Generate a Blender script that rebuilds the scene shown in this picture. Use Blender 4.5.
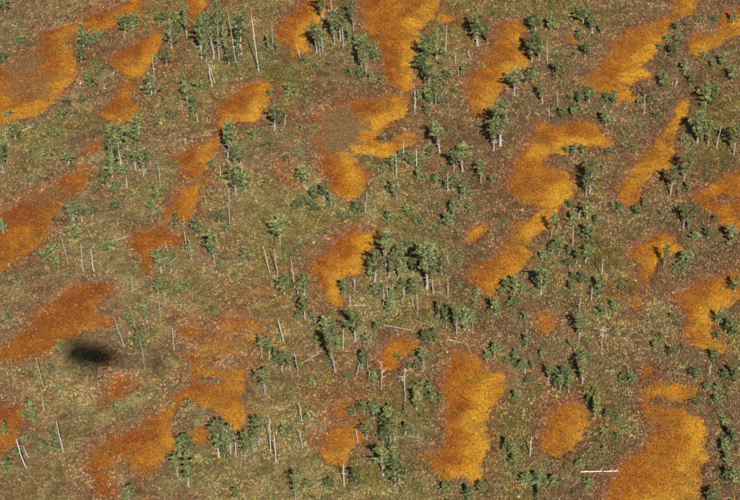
import bpy, math, random
import numpy as np
from mathutils import Vector, Matrix

# ------------------------------------------------------------------ clear
for o in list(bpy.data.objects):
    bpy.data.objects.remove(o)
SC = bpy.context.scene
COL = SC.collection
RNG = np.random.default_rng(11)
random.seed(5)

# ------------------------------------------------------------------ camera, sky, sun, exposure
CAM_H = 140.0
DEP = math.radians(37.0)
F_PX = 2100.0                      # focal length in photograph pixels (740 wide)
cam_data = bpy.data.cameras.new('camera')
cam_data.sensor_width = 36.0
cam_data.lens = F_PX / 740.0 * 36.0
cam_data.clip_start = 0.1
cam_data.clip_end = 20000.0
cam = bpy.data.objects.new('camera', cam_data)
cam.location = (0, 0, CAM_H)
cam.rotation_euler = (math.radians(90) - DEP, 0, 0)
COL.objects.link(cam)
SC.camera = cam
FWD = np.array([0, math.cos(DEP), -math.sin(DEP)])
UPV = np.array([0, math.sin(DEP), math.cos(DEP)])


def ray(px, py):
    d = FWD * F_PX + np.array([1.0, 0, 0]) * (px - 370.0) - UPV * (py - 250.0)
    return d / np.linalg.norm(d)


def ground(px, py, z=0.0):
    d = ray(px, py)
    t = (z - CAM_H) / d[2]
    return np.array([d[0] * t, d[1] * t, z])


def height_at(base, py):
    """height above base at which a vertical line through base reaches photo row py"""
    lo, hi = 0.0, 20.0
    for _ in range(40):
        m = (lo + hi) / 2
        v = base + np.array([0, 0, m]) - np.array([0, 0, CAM_H])
        yy = 250 - F_PX * v.dot(UPV) / v.dot(FWD)
        if yy > py:
            lo = m
        else:
            hi = m
    return (lo + hi) / 2


# the aircraft's own shadow falls on the bog: it gives the direction of the sun
SUN_D = ray(97.0, 344.0)
SUN_EL = math.asin(-SUN_D[2])
to_sun = -SUN_D
SUN_AZ = math.atan2(to_sun[0], to_sun[1])
world = bpy.data.worlds.new('World')
SC.world = world
world.use_nodes = True
wn = world.node_tree
for n in list(wn.nodes):
    wn.nodes.remove(n)
sky = wn.nodes.new('ShaderNodeTexSky')
sky.sky_type = 'NISHITA'
sky.sun_disc = False
sky.sun_elevation = SUN_EL
sky.sun_rotation = SUN_AZ
bg = wn.nodes.new('ShaderNodeBackground')
bg.inputs['Strength'].default_value = 0.05
out = wn.nodes.new('ShaderNodeOutputWorld')
wn.links.new(sky.outputs['Color'], bg.inputs['Color'])
wn.links.new(bg.outputs['Background'], out.inputs['Surface'])

sl = bpy.data.lights.new('sun', 'SUN')
sl.energy = 5.0
sl.angle = math.radians(0.53)
sl.color = (1.0, 0.94, 0.82)
sun = bpy.data.objects.new('sun', sl)
sun.rotation_euler = Vector(SUN_D.tolist()).to_track_quat('-Z', 'Y').to_euler()
sun.location = (0, -20, 200)
COL.objects.link(sun)

SC.view_settings.view_transform = 'Standard'
SC.view_settings.look = 'None'
SC.view_settings.gamma = 1.0
SC.view_settings.use_curve_mapping = False
SC.view_settings.exposure = 0.50
SC.render.engine = 'CYCLES'
SC.render.resolution_x = 1024
SC.render.resolution_y = 692


# ------------------------------------------------------------------ helpers
def tag(o, label=None, cat=None, group=None, kind=None):
    if label: o['label'] = label
    if cat: o['category'] = cat
    if group: o['group'] = group
    if kind: o['kind'] = kind
    return o


def mesh_np(name, V, T, C=None, smooth=False):
    """triangle mesh from numpy arrays; C = per-vertex rgb"""
    me = bpy.data.meshes.new(name)
    V = np.asarray(V, dtype=np.float32); T = np.asarray(T, dtype=np.int32)
    k = T.shape[1]
    me.vertices.add(len(V)); me.vertices.foreach_set('co', V.ravel())
    me.loops.add(T.size); me.loops.foreach_set('vertex_index', T.ravel())
    me.polygons.add(len(T))
    me.polygons.foreach_set('loop_start', np.arange(0, T.size, k, dtype=np.int32))
    if C is not None:
        a = me.color_attributes.new('col', 'FLOAT_COLOR', 'POINT')
        C4 = np.ones((len(V), 4), dtype=np.float32); C4[:, :3] = C
        a.data.foreach_set('color', C4.ravel())
    me.update(calc_edges=True)
    me.polygons.foreach_set('use_smooth', np.full(len(T), smooth, dtype=bool))
    me.validate()
    return me


def obj(name, me, mat=None, parent=None):
    o = bpy.data.objects.new(name, me)
    COL.objects.link(o)
    if mat is not None and len(me.materials) == 0:
        me.materials.append(mat)
    if parent is not None:
        o.parent = parent
    return o


def empty(name, loc=(0, 0, 0)):
    o = bpy.data.objects.new(name, None)
    o.empty_display_size = 0.2
    o.location = loc
    COL.objects.link(o)
    return o


def vnoise(x, y, scale, seed):
    """smooth value noise, -1..1, features of about `scale` metres"""
    r = np.random.default_rng(seed)
    G = r.uniform(-1, 1, (256, 256))
    u = x / scale; v = y / scale
    iu = np.floor(u).astype(int); iv = np.floor(v).astype(int)
    fu = u - iu; fv = v - iv
    fu = fu * fu * (3 - 2 * fu); fv = fv * fv * (3 - 2 * fv)
    a = G[iu & 255, iv & 255]; b = G[(iu + 1) & 255, iv & 255]
    c = G[iu & 255, (iv + 1) & 255]; d = G[(iu + 1) & 255, (iv + 1) & 255]
    return (a * (1 - fu) + b * fu) * (1 - fv) + (c * (1 - fu) + d * fu) * fv


def fbm(x, y, scale, seed, octs=3):
    s = 0; amp = 1; tot = 0
    for k in range(octs):
        s = s + amp * vnoise(x + 17.3 * k, y - 9.1 * k, scale / (2 ** k), seed + k)
        tot += amp; amp *= 0.55
    return s / tot


def sstep(a, b, x):
    t = np.clip((x - a) / (b - a), 0, 1)
    return t * t * (3 - 2 * t)


# ------------------------------------------------------------------ materials
def mat_attr(name, rough=0.9, spec=0.15, noise_scale=6.0, noise_amt=0.25, trans=0.0, bump=0.0, rand=0.0, detail=6.0):
    m = bpy.data.materials.new(name)
    m.use_nodes = True
    nt = m.node_tree
    b = nt.nodes['Principled BSDF']
    b.inputs['Roughness'].default_value = rough
    b.inputs['Specular IOR Level'].default_value = spec
    at = nt.nodes.new('ShaderNodeAttribute'); at.attribute_name = 'col'
    tc = nt.nodes.new('ShaderNodeTexCoord')
    nz = nt.nodes.new('ShaderNodeTexNoise')
    nz.inputs['Scale'].default_value = noise_scale
    nz.inputs['Detail'].default_value = detail
    nz.inputs['Roughness'].default_value = 0.7
    nt.links.new(tc.outputs['Object'], nz.inputs['Vector'])
    mr = nt.nodes.new('ShaderNodeMapRange')
    mr.inputs['From Min'].default_value = 0.3
    mr.inputs['From Max'].default_value = 0.7
    mr.inputs['To Min'].default_value = 1 - noise_amt
    mr.inputs['To Max'].default_value = 1 + noise_amt
    nt.links.new(nz.outputs['Fac'], mr.inputs['Value'])
    mul = nt.nodes.new('ShaderNodeVectorMath'); mul.operation = 'SCALE'
    nt.links.new(at.outputs['Color'], mul.inputs[0])
    last = mr.outputs['Result']
    if rand > 0:
        oi = nt.nodes.new('ShaderNodeObjectInfo')
        m2 = nt.nodes.new('ShaderNodeMapRange')
        m2.inputs['To Min'].default_value = 1 - rand
        m2.inputs['To Max'].default_value = 1 + rand
        nt.links.new(oi.outputs['Random'], m2.inputs['Value'])
        mm = nt.nodes.new('ShaderNodeMath'); mm.operation = 'MULTIPLY'
        nt.links.new(last, mm.inputs[0]); nt.links.new(m2.outputs['Result'], mm.inputs[1])
        last = mm.outputs[0]
    nt.links.new(last, mul.inputs['Scale'])
    nt.links.new(mul.outputs[0], b.inputs['Base Color'])
    if bump > 0:
        bp = nt.nodes.new('ShaderNodeBump')
        bp.inputs['Strength'].default_value = bump
        bp.inputs['Distance'].default_value = 0.06
        nt.links.new(nz.outputs['Fac'], bp.inputs['Height'])
        nt.links.new(bp.outputs['Normal'], b.inputs['Normal'])
    if trans > 0:
        tr = nt.nodes.new('ShaderNodeBsdfTranslucent')
        nt.links.new(mul.outputs[0], tr.inputs['Color'])
        mx = nt.nodes.new('ShaderNodeMixShader'); mx.inputs[0].default_value = trans
        nt.links.new(b.outputs[0], mx.inputs[1]); nt.links.new(tr.outputs[0], mx.inputs[2])
        nt.links.new(mx.outputs[0], nt.nodes['Material Output'].inputs['Surface'])
    return m


def mat_plain(name, rgb, rough=0.5, metallic=0.0, noise=0.15, scale=8.0):
    m = bpy.data.materials.new(name)
    m.use_nodes = True
    nt = m.node_tree
    b = nt.nodes['Principled BSDF']
    b.inputs['Roughness'].default_value = rough
    b.inputs['Metallic'].default_value = metallic
    nz = nt.nodes.new('ShaderNodeTexNoise'); nz.inputs['Scale'].default_value = scale
    nz.inputs['Detail'].default_value = 5
    cr = nt.nodes.new('ShaderNodeValToRGB')
    cr.color_ramp.elements[0].color = (*[c * (1 - noise) for c in rgb], 1)
    cr.color_ramp.elements[1].color = (*[min(1, c * (1 + noise)) for c in rgb], 1)
    nt.links.new(nz.outputs['Fac'], cr.inputs['Fac'])
    nt.links.new(cr.outputs['Color'], b.inputs['Base Color'])
    return m


M_GROUND = mat_attr('peat_and_moss', noise_scale=5.0, noise_amt=0.45, bump=0.6)
M_HOLLOW = mat_attr('sphagnum', noise_scale=7.0, noise_amt=0.22, bump=0.5)
M_PLANT = mat_attr('dwarf_plants', noise_scale=3.0, noise_amt=0.15, trans=0.18)
M_NEEDLE = mat_attr('pine_needles', rough=0.7, spec=0.25, noise_scale=2.0, noise_amt=0.15, trans=0.15, rand=0.30)
M_BARK = mat_attr('pine_bark', noise_scale=9.0, noise_amt=0.35, bump=0.4, rand=0.2)
M_DEAD = mat_attr('weathered_wood', noise_scale=7.0, noise_amt=0.25, bump=0.3, rand=0.25)

# ------------------------------------------------------------------ hollows: outlines in photo pixels
# (short name, label, outline, dryness)
HOLLOWS = [
 ('wide top-left hollow', 'wide gold and brown hollow reaching the left edge at the top', [(-30,76),(14,60),(29,53),(40,46),(42,35),(58,29),(74,24),(83,20),(93,15),(111,11),(128,4),(140,-14),(152,-14),(138,12),(126,19),(115,27),(98,31),(86,28),(72,34),(66,44),(77,58),(76,74),(68,87),(53,101),(45,114),(23,118),(-30,134)]),
 ('hourglass hollow', 'hourglass-shaped orange hollow, second from the left along the top', [(163,32),(150,36),(130,46),(112,58),(111,63),(124,76),(126,86),(119,96),(106,109),(103,115),(118,124),(132,120),(137,108),(130,97),(134,86),(146,72),(155,60),(160,48)]),
 ('sliver at the top edge', 'narrow orange sliver cut by the top edge among tall pines', [(184,-12),(186,12),(192,24),(198,20),(204,8),(206,-12)]),
 ('two-lobed gold hollow', 'two-lobed gold hollow slanting down left in the upper left', [(271,82),(255,84),(240,90),(226,98),(219,110),(220,124),(220,134),(208,142),(194,149),(180,155),(168,158),(178,164),(186,172),(190,179),(198,180),(205,172),(206,164),(214,154),(222,143),(224,130),(232,122),(246,123),(256,124),(264,118),(266,104),(270,94)]),
 ('small tongue hollow', 'small orange tongue just below the tip of the two-lobed hollow', [(200,183),(190,190),(178,198),(170,208),(164,218),(176,222),(186,222),(196,216),(195,205),(202,196),(204,187)]),
 ('ragged rust hollow', 'ragged rust and yellow hollow beside a pale curved path, left of centre', [(130,238),(134,233),(149,231),(163,226),(168,234),(181,237),(178,243),(162,247),(154,253),(152,264),(148,275),(142,268),(144,257),(132,251)]),
 ('left-edge slanting hollow', 'orange hollow slanting up right from the middle of the left edge', [(-30,232),(14,206),(30,194),(49,188),(66,176),(84,166),(90,172),(84,185),(72,196),(64,204),(53,214),(51,224),(48,236),(34,248),(22,259),(-30,288)]),
 ('rusty hollow by the shadow', 'broad rust orange hollow just above the black aircraft shadow', [(-30,372),(12,342),(27,323),(44,308),(62,295),(80,286),(103,284),(113,292),(98,302),(94,312),(104,318),(112,322),(102,330),(88,328),(78,337),(62,341),(53,348),(40,356),(-30,364)]),
 ('scrap on the left edge', 'small orange scrap cut by the lower left edge', [(-30,404),(10,410),(22,412),(23,424),(17,440),(10,448),(-30,462)]),
 ('little rust wedge', 'little rust wedge below right of the aircraft shadow', [(118,378),(128,378),(134,384),(124,395),(114,400),(106,405),(108,394)]),
 ('thin rust streak', 'thin rust streak right of the aircraft shadow', [(180,328),(190,327),(200,332),(212,335),(205,340),(192,340),(182,336)]),
 ('long winding hollow', 'long winding orange hollow with brown islands in the lower left', [(88,470),(93,450),(107,441),(126,433),(148,422),(165,409),(178,395),(190,376),(188,357),(203,347),(222,335),(224,322),(236,318),(252,322),(266,326),(268,331),(258,337),(253,346),(248,358),(246,373),(244,389),(238,398),(244,412),(245,424),(235,430),(226,425),(217,410),(204,408),(188,404),(178,409),(171,421),(171,435),(176,450),(168,455),(156,471),(142,478),(132,470),(128,459),(112,466),(104,474),(110,484),(108,497),(98,497),(95,480)]),
 ('small notch hollow', 'small orange notch between pines below the winding hollow', [(190,434),(200,429),(206,433),(200,442),(192,442)]),
 ('top triangular hollow', 'triangular orange hollow at the top edge left of centre', [(275,29),(280,23),(295,13),(310,-10),(332,-10),(322,14),(321,24),(309,29),(306,40),(309,51),(295,57),(289,47),(277,39)]),
 ('half-dry hollow', 'hollow half grey-brown and dry, half gold, above the centre', [(352,101),(372,99),(394,97),(408,101),(406,116),(395,121),(383,130),(380,139),(394,143),(402,136),(414,134),(415,143),(402,147),(392,157),(384,160),(370,154),(356,156),(360,168),(369,174),(366,184),(358,198),(346,199),(334,193),(327,181),(319,172),(321,156),(318,140),(318,118),(334,109)]),
 ('top-centre hollow', 'deep orange hollow hanging from the top edge at the centre', [(360,-14),(363,15),(366,35),(376,42),(384,54),(383,68),(388,80),(398,88),(407,93),(413,86),(413,70),(416,50),(424,40),(418,31),(430,22),(436,10),(442,-14)]),
 ('orange dab at the top', 'orange dab just right of the top-centre hollow', [(440,16),(448,14),(453,18),(447,24),(440,22)]),
 ('spindle hollow', 'spindle-shaped orange hollow slanting left of the tall pine row near the top', [(466,80),(478,68),(490,52),(496,36),(504,25),(519,20),(526,27),(522,40),(516,50),(528,60),(528,68),(515,70),(504,84),(498,97),(490,107),(480,116),(471,104),(468,92)]),
 ('upper-right big hollow', 'big gold hollow widening down left in the upper right', [(712,-14),(676,-12),(672,14),(658,22),(629,31),(612,44),(606,62),(583,80),(587,86),(604,93),(618,104),(632,102),(640,95),(630,87),(636,81),(650,78),(645,68),(655,56),(656,45),(666,37),(669,26),(679,19),(692,12)]),
 ('top-right corner hollow', 'rust hollow in the top right corner', [(691,46),(697,34),(706,38),(718,33),(722,20),(728,10),(770,2),(765,22),(722,44),(708,50),(699,57),(691,53)]),
 ('right diagonal strip', 'narrow orange strip running diagonally at the upper right', [(680,100),(690,100),(690,110),(684,119),(677,131),(675,153),(668,166),(653,174),(640,185),(638,200),(630,206),(621,202),(619,193),(630,176),(645,156),(660,139),(672,121)]),
 ('right-edge red hollow', 'reddish orange hollow on the right edge above the middle', [(690,198),(707,190),(726,176),(770,158),(770,242),(722,226),(709,214),(700,204)]),
 ('hooked gold hollow', 'large hooked gold hollow with a brown island right of centre', [(538,123),(554,126),(570,123),(584,121),(595,125),(606,137),(614,141),(611,148),(595,147),(576,143),(564,152),(548,158),(546,168),(564,172),(571,180),(573,191),(566,202),(556,209),(546,209),(534,206),(522,204),(516,199),(509,182),(514,166),(528,149),(535,133)]),
 ('tail of the hooked hollow', 'orange tail with a yellow rim below the hooked gold hollow', [(519,224),(532,219),(542,212),(549,206),(557,208),(557,216),(550,224),(541,228),(534,236),(530,252),(522,268),(510,278),(500,282),(496,294),(488,297),(478,290),(468,278),(472,265),(490,262),(502,252),(511,239),(516,230)]),
 ('orange splinter', 'thin orange splinter just above the tail of the hooked hollow', [(464,240),(472,231),(484,224),(486,229),(478,236),(468,244)]),
 ('centre gold hollow', 'gold hollow left of the dense pine clump at the centre', [(355,229),(366,234),(379,236),(377,248),(366,252),(368,266),(359,274),(344,279),(338,288),(342,300),(338,306),(330,300),(326,288),(316,276),(312,268),(322,258),(334,244),(344,236)]),
 ('dome-shaped hollow', 'dome-shaped gold hollow with a thin pine shadow, right of centre', [(662,233),(676,239),(684,249),(674,257),(661,260),(655,265),(653,275),(645,284),(641,275),(642,264),(631,257),(635,248),(649,238)]),
 ('right-edge gold hollow', 'gold hollow on the right edge just below the middle', [(676,296),(697,283),(726,273),(770,260),(770,288),(730,302),(724,310),(714,316),(711,327),(713,338),(728,348),(722,355),(706,350),(694,345),(687,341),(690,328),(688,314),(678,303)]),
 ('little yellow hollow', 'little yellow hollow beside white branched dead trees, below centre', [(391,340),(405,338),(417,344),(410,352),(399,360),(394,369),(384,372),(379,362),(385,351)]),
 ('boot-shaped hollow', 'tall boot-shaped orange hollow at the bottom centre', [(453,356),(464,353),(474,355),(484,364),(491,374),(501,372),(507,380),(503,396),(494,406),(487,414),(485,432),(489,446),(485,460),(484,474),(475,486),(467,478),(447,481),(437,474),(431,464),(422,456),(434,452),(448,443),(450,431),(445,420),(445,404),(441,386),(447,366)]),
 ('orange spot', 'small isolated orange spot right of centre', [(546,312),(557,317),(553,327),(549,335),(542,334),(535,322),(538,315)]),
 ('shield-shaped hollow', 'shield-shaped orange hollow near the bottom left of centre', [(316,441),(328,434),(333,427),(349,430),(362,425),(365,431),(357,442),(348,454),(343,464),(333,462),(322,454)]),
 ('cap above the shield', 'small orange cap just above the shield-shaped hollow', [(333,407),(349,401),(354,406),(346,412),(343,418),(334,420),(331,414)]),
 ('round hollow', 'nearly round bright orange hollow in the lower right', [(567,405),(581,406),(588,415),(590,426),(581,441),(569,450),(556,457),(547,452),(540,439),(547,428),(548,415),(556,409)]),
 ('bottom-right big hollow', 'big amber hollow cut by the bottom edge at the lower right', [(645,390),(656,381),(680,385),(697,390),(692,399),(684,403),(676,402),(664,400),(654,398),(648,404),(664,409),(684,413),(699,417),(709,431),(701,446),(707,462),(698,475),(699,516),(596,516),(612,480),(618,468),(629,456),(645,450),(648,436),(655,427),(646,416),(642,400)]),
 ('yellow fleck', 'tiny yellow fleck above the bottom-right big hollow', [(644,368),(650,365),(654,372),(646,376)]),
 ('orange fleck', 'tiny orange fleck left of the right-edge gold hollow', [(633,300),(641,298),(643,305),(636,308)]),
 ('yellow blade', 'thin yellow blade beside dark red moss in the upper left', [(84,151),(94,144),(103,139),(106,142),(100,148),(88,154)]),
 ('olive yellow patch', 'faint olive yellow patch left of the half-dry hollow', [(279,163),(285,162),(297,176),(296,185),(288,180),(279,170)]),
 ('faint rust patch', 'faint rust patch on reddish ground left of centre', [(256,288),(266,284),(276,292),(272,298),(260,296)]),
 ('red speck', 'red and orange speck left of the upper-right big hollow', [(566,36),(572,34),(580,41),(576,45),(568,42)]),
 ('dim orange streak', 'dim orange streak above the long winding hollow', [(232,292),(240,296),(250,294),(258,300),(246,304),(236,300)]),
]
# brown islands (photo px: centre, radii)
ISLANDS = [((229,363),(21,7)), ((214,381),(9,4.5)), ((238,340),(11,4)), ((98,302),(0.1,0.1)), ((656,427),(9,3)), ((725,199),(9,4.5)), ((404,128),(6,7))]

# working grid (metres)
GX0, GX1, GY0, GY1, GS = -64.0, 64.0, 126.0, 266.0, 0.32
nx = int((GX1 - GX0) / GS) + 1; ny = int((GY1 - GY0) / GS) + 1
gx = GX0 + np.arange(nx) * GS; gy = GY0 + np.arange(ny) * GS
XX, YY = np.meshgrid(gx, gy, indexing='ij')


def inside_dist(X, Y, poly):
    """signed distance (m), positive inside"""
    d = np.full(X.shape, 1e9); ins = np.zeros(X.shape, bool)
    n = len(poly)
    for i in range(n):
        ax, ay = poly[i]; bx, by = poly[(i + 1) % n]
        ex, ey = bx - ax, by - ay
        t = np.clip(((X - ax) * ex + (Y - ay) * ey) / (ex * ex + ey * ey), 0, 1)
        d = np.minimum(d, np.hypot(X - ax - t * ex, Y - ay - t * ey))
        c = (ay > Y) != (by > Y)
        with np.errstate(divide='ignore', invalid='ignore'):
            xi = ax + (Y - ay) * ex / (ey if ey != 0 else 1e-9)
        ins ^= c & (X < xi)
    return np.where(ins, d, -d)


EDGE = 0.50 * fbm(XX, YY, 2.6, 51, 3) + 0.34 * fbm(XX, YY, 0.95, 77, 2)
FIELD = np.full(XX.shape, -9.0)
polys, hsub = [], []
for nm, lb, P in HOLLOWS:
    W = [tuple(ground(*p)[:2]) for p in P]
    polys.append(W)
    ws = np.array(W)
    i0 = max(0, int((ws[:, 0].min() - 7 - GX0) / GS)); i1 = min(nx, int((ws[:, 0].max() + 7 - GX0) / GS) + 2)
    j0 = max(0, int((ws[:, 1].min() - 7 - GY0) / GS)); j1 = min(ny, int((ws[:, 1].max() + 7 - GY0) / GS) + 2)
    D = inside_dist(XX[i0:i1, j0:j1], YY[i0:i1, j0:j1], W) + EDGE[i0:i1, j0:j1] + 0.12
    FIELD[i0:i1, j0:j1] = np.maximum(FIELD[i0:i1, j0:j1], D)
    hsub.append((i0, i1, j0, j1, D))
for (cx, cy), (rx, ry) in ISLANDS:
    c = ground(cx, cy); rxm = abs(ground(cx + rx, cy)[0] - c[0]); rym = abs(ground(cx, cy - ry)[1] - c[1])
    q = np.hypot((XX - c[0]) / rxm, (YY - c[1]) / rym)
    FIELD = np.minimum(FIELD, (q - 1) * min(rxm, rym) + EDGE * 0.8)
# low rim ground with hummocks; the hollows are shallow basins
HUM = 0.16 + 0.10 * fbm(XX, YY, 1.7, 5, 3) + 0.10 * fbm(XX, YY, 7.0, 15, 2)
GZ = HUM * (1 - sstep(-0.5, 0.45, FIELD)) + (-0.22) * sstep(-0.35, 0.45, FIELD)


def sample(A, x, y):
    u = np.clip((np.asarray(x) - GX0) / GS, 0, nx - 1.001); v = np.clip((np.asarray(y) - GY0) / GS, 0, ny - 1.001)
    i = u.astype(int); j = v.astype(int); fu = u - i; fv = v - j
    return (A[i, j] * (1 - fu) + A[i + 1, j] * fu) * (1 - fv) + (A[i, j + 1] * (1 - fu) + A[i + 1, j + 1] * fu) * fv


def zone(x, y):
    """vegetation zones plus a painted hot spot: returns rim, green, red, straw weights 0..1"""
    f = sample(FIELD, x, y)
    rim = sstep(-2.6, -0.2, f)
    rim_ul = np.maximum(sstep(-0.8, 0.5, sample(FIELD, x + 1.3, y - 1.9)), 0.55 * sstep(-1.1, -0.1, f)) * (f < 0.5)
    n1 = fbm(x, y, 13, 101, 3); n2 = fbm(x, y, 9, 141, 3); n3 = fbm(x, y, 6, 171, 2)
    green = np.clip(0.52 + 1.25 * n1 - 0.35 * rim, 0, 1)
    red = np.clip(0.08 + 1.0 * n2 + 0.25 * rim + 0.55 * sstep(-1.3, -0.2, f), 0, 1)
    pale = sstep(18, -28, x) * sstep(222, 172, y)  # antisolar hot spot painted in: paler, strawier plants towards the lower left
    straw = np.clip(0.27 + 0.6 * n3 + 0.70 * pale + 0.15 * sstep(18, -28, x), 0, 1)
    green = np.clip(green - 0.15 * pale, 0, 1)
    # reddish heath left of the centre, browner heath on the right
    c = ground(245, 300); red = np.clip(red + 0.5 * np.exp(-(((x - c[0]) / 9) ** 2 + ((y - c[1]) / 9) ** 2)), 0, 1)
    n4 = fbm(x, y, 2.4, 191, 3)
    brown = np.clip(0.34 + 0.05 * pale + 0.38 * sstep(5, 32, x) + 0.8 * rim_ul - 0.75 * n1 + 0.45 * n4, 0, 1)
    green = np.clip(green - 0.5 * n4 - 0.30 * sstep(5, 32, x), 0, 1)
    straw = np.clip(straw * (0.45 + 1.2 * sstep(-0.35, 0.5, fbm(x, y, 1.5, 211, 3))), 0, 1)
    red = np.clip(red + 0.35 * fbm(x, y, 3.0, 231, 3), 0, 1)
    return rim, rim_ul, green, red, straw, brown


# ------------------------------------------------------------------ ground: one sheet to the horizon
def far_lines(a, b, far):
    lo, hi, s = [], [], 1.0
    v = a
    while v > -far:
        v -= s; s *= 1.5; lo.append(v)
    v = b; s = 1.0
    while v < far:
        v += s; s *= 1.5; hi.append(v)
    return np.array(lo[::-1]), np.array(hi)


lx, hx = far_lines(GX0, gx[-1], 6000); ly, hy = far_lines(GY0, gy[-1], 6000)
ax_ = np.concatenate([lx, gx, hx]); ay_ = np.concatenate([ly, gy, hy])
AX, AY = np.meshgrid(ax_, ay_, indexing='ij')
AZ = np.full(AX.shape, 0.12)
AZ[len(lx):len(lx) + nx, len(ly):len(ly) + ny] = GZ
rim, rul, grn, red, straw_hotspot, brn = zone(AX.ravel(), AY.ravel())
OLIVE = np.array([0.100, 0.070, 0.025]); MOSS = np.array([0.095, 0.083, 0.023]); RUST = np.array([0.190, 0.055, 0.021])
STRAW = np.array([0.42, 0.33, 0.18]); BROWN = np.array([0.090, 0.050, 0.032])


def mixc(a, b, t):
    return a * (1 - t[:, None]) + b * t[:, None]


gc = np.tile(OLIVE, (AX.size, 1))
gc = mixc(gc, MOSS, grn * 0.7)
gc = mixc(gc, STRAW, straw_hotspot * 0.28)
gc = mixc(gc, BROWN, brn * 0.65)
gc = mixc(gc, RUST, red * 0.45)
gc *= np.exp(0.55 * fbm(AX.ravel(), AY.ravel(), 1.0, 9, 2))[:, None]
NX, NY = AX.shape
idx = np.arange(NX * NY).reshape(NX, NY)
quads = np.stack([idx[:-1, :-1].ravel(), idx[1:, :-1].ravel(), idx[1:, 1:].ravel(), idx[:-1, 1:].ravel()], 1)
g = obj('ground', mesh_np('ground', np.stack([AX.ravel(), AY.ravel(), AZ.ravel()], 1), quads, gc, True), M_GROUND)
tag(g, 'olive brown hummocky bog ground between the orange hollows', 'bog', kind='structure')

# ------------------------------------------------------------------ hollows: wet orange moss lawns
ORANGE = np.array([0.335, 0.122, 0.011]); DEEP = np.array([0.205, 0.058, 0.009]); YEL = np.array([0.45, 0.232, 0.022])
DRY = np.array([0.155, 0.100, 0.050])
dry_c = [(ground(339, 128), 3.0, 5.2, 0.9), (ground(30, 85), 3.2, 3.6, 0.5), (ground(20, 62), 3.0, 3.0, 0.7),
         (ground(45, 196), 3.5, 2.0, 0.5), (ground(290, 172), 2.5, 3.0, 0.65), (ground(266, 291), 2, 2, 0.5), (ground(245, 298), 2, 2, 0.5),
         (ground(230, 345), 4, 3, 0.35)]


def hollow_colour(x, y, k):
    f = sample(FIELD, x, y)
    ul = sstep(2.2, -0.6, sample(FIELD, x - 1.6, y + 2.2))          # near the upper-left shore
    lr = sstep(1.6, -0.5, sample(FIELD, x + 1.5, y - 1.9))          # near the lower-right shore
    n = fbm(x, y, 3.2, 200 + k, 4); n2 = fbm(x + 0.5 * y, y, 1.1, 260 + k, 3)
    deep = np.clip(0.26 + 0.5 * ul - 0.42 * lr + 0.75 * n + 0.6 * n2, 0, 1)
    yel = np.clip(-0.02 + 0.75 * lr - 0.5 * ul - 0.7 * n + 0.6 * n2, 0, 1)
    left = sstep(-8, -30, x) * (1 - 0.75 * sstep(200, 216, y))
    deep = np.clip(deep + 0.42 * left, 0, 1); yel = np.clip(yel * (1 - 0.8 * left) + 0.12 * sstep(5, 20, x), 0, 1)
    deep = np.clip(deep + 0.6 * fbm(x + 0.4 * y, y, 0.9, 290, 3), 0, 1)
    c = np.tile(ORANGE, (len(x), 1))
    c = mixc(c, DEEP, deep); c = mixc(c, YEL, yel)
    d = np.zeros(len(x))
    for cc, rx, ry, a in dry_c:
        q = np.hypot((x - cc[0]) / rx, (y - cc[1]) / ry) + 0.55 * n2 + 0.3 * n
        d = np.maximum(d, a * sstep(1.25, 0.7, q))
    c = mixc(c, np.array([0.20, 0.105, 0.022]), np.clip(1.1 * fbm(x + 0.5 * y, y, 1.7, 330 + k, 4), 0, 0.65))
    c = mixc(c, np.array([0.150, 0.043, 0.012]), 0.75 * left * np.clip(0.6 + fbm(x, y, 2.5, 350, 3), 0, 1))
    c = mixc(c, DRY, d)
    c = mixc(c, np.array([0.20, 0.075, 0.03]), 0.75 * sstep(0.75, -0.1, f + 0.45 * n2 + 0.3 * lr))
    return c, d


def clumps(cx, cy, cz, r, h, col, K, size, jit=0.14, up=0.8, slim=1.0, rng=RNG):
    """many small leaf triangles spread through low domes"""
    N = len(cx)
    ph = rng.uniform(0, 2 * np.pi, (N, K)); rho = np.sqrt(rng.uniform(0, 1, (N, K)))
    u = np.sqrt(np.clip(1 - rho ** 2, 0, 1)) * rng.uniform(0.45, 1.0, (N, K))
    P = np.stack([cx[:, None] + rho * np.cos(ph) * r[:, None], cy[:, None] + rho * np.sin(ph) * r[:, None], cz[:, None] + u * h[:, None]], -1)
    nrm = rng.normal(0, 1, (N, K, 3)); nrm[..., 2] = np.abs(nrm[..., 2]) + up
    nrm[..., 0] += rho * np.cos(ph); nrm[..., 1] += rho * np.sin(ph)
    nrm /= np.linalg.norm(nrm, axis=-1, keepdims=True)
    t = rng.normal(0, 1, (N, K, 3)); t -= (t * nrm).sum(-1, keepdims=True) * nrm
    t /= np.linalg.norm(t, axis=-1, keepdims=True) + 1e-9
    b = np.cross(nrm, t)
    s = (size * rng.uniform(0.6, 1.4, (N, K)))[..., None]
    V = np.stack([P + t * s, P - t * s * 0.6 + b * s * 0.75 * slim, P - t * s * 0.6 - b * s * 0.75 * slim], 2).reshape(-1, 3)
    cc = col[:, None, :] * (1 + jit * rng.normal(0, 1, (N, K, 1)))
    C = np.repeat(np.clip(cc, 0.004, 0.9).reshape(-1, 3), 3, axis=0)
    T = np.arange(len(V)).reshape(-1, 3)
    return V, T, C


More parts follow.
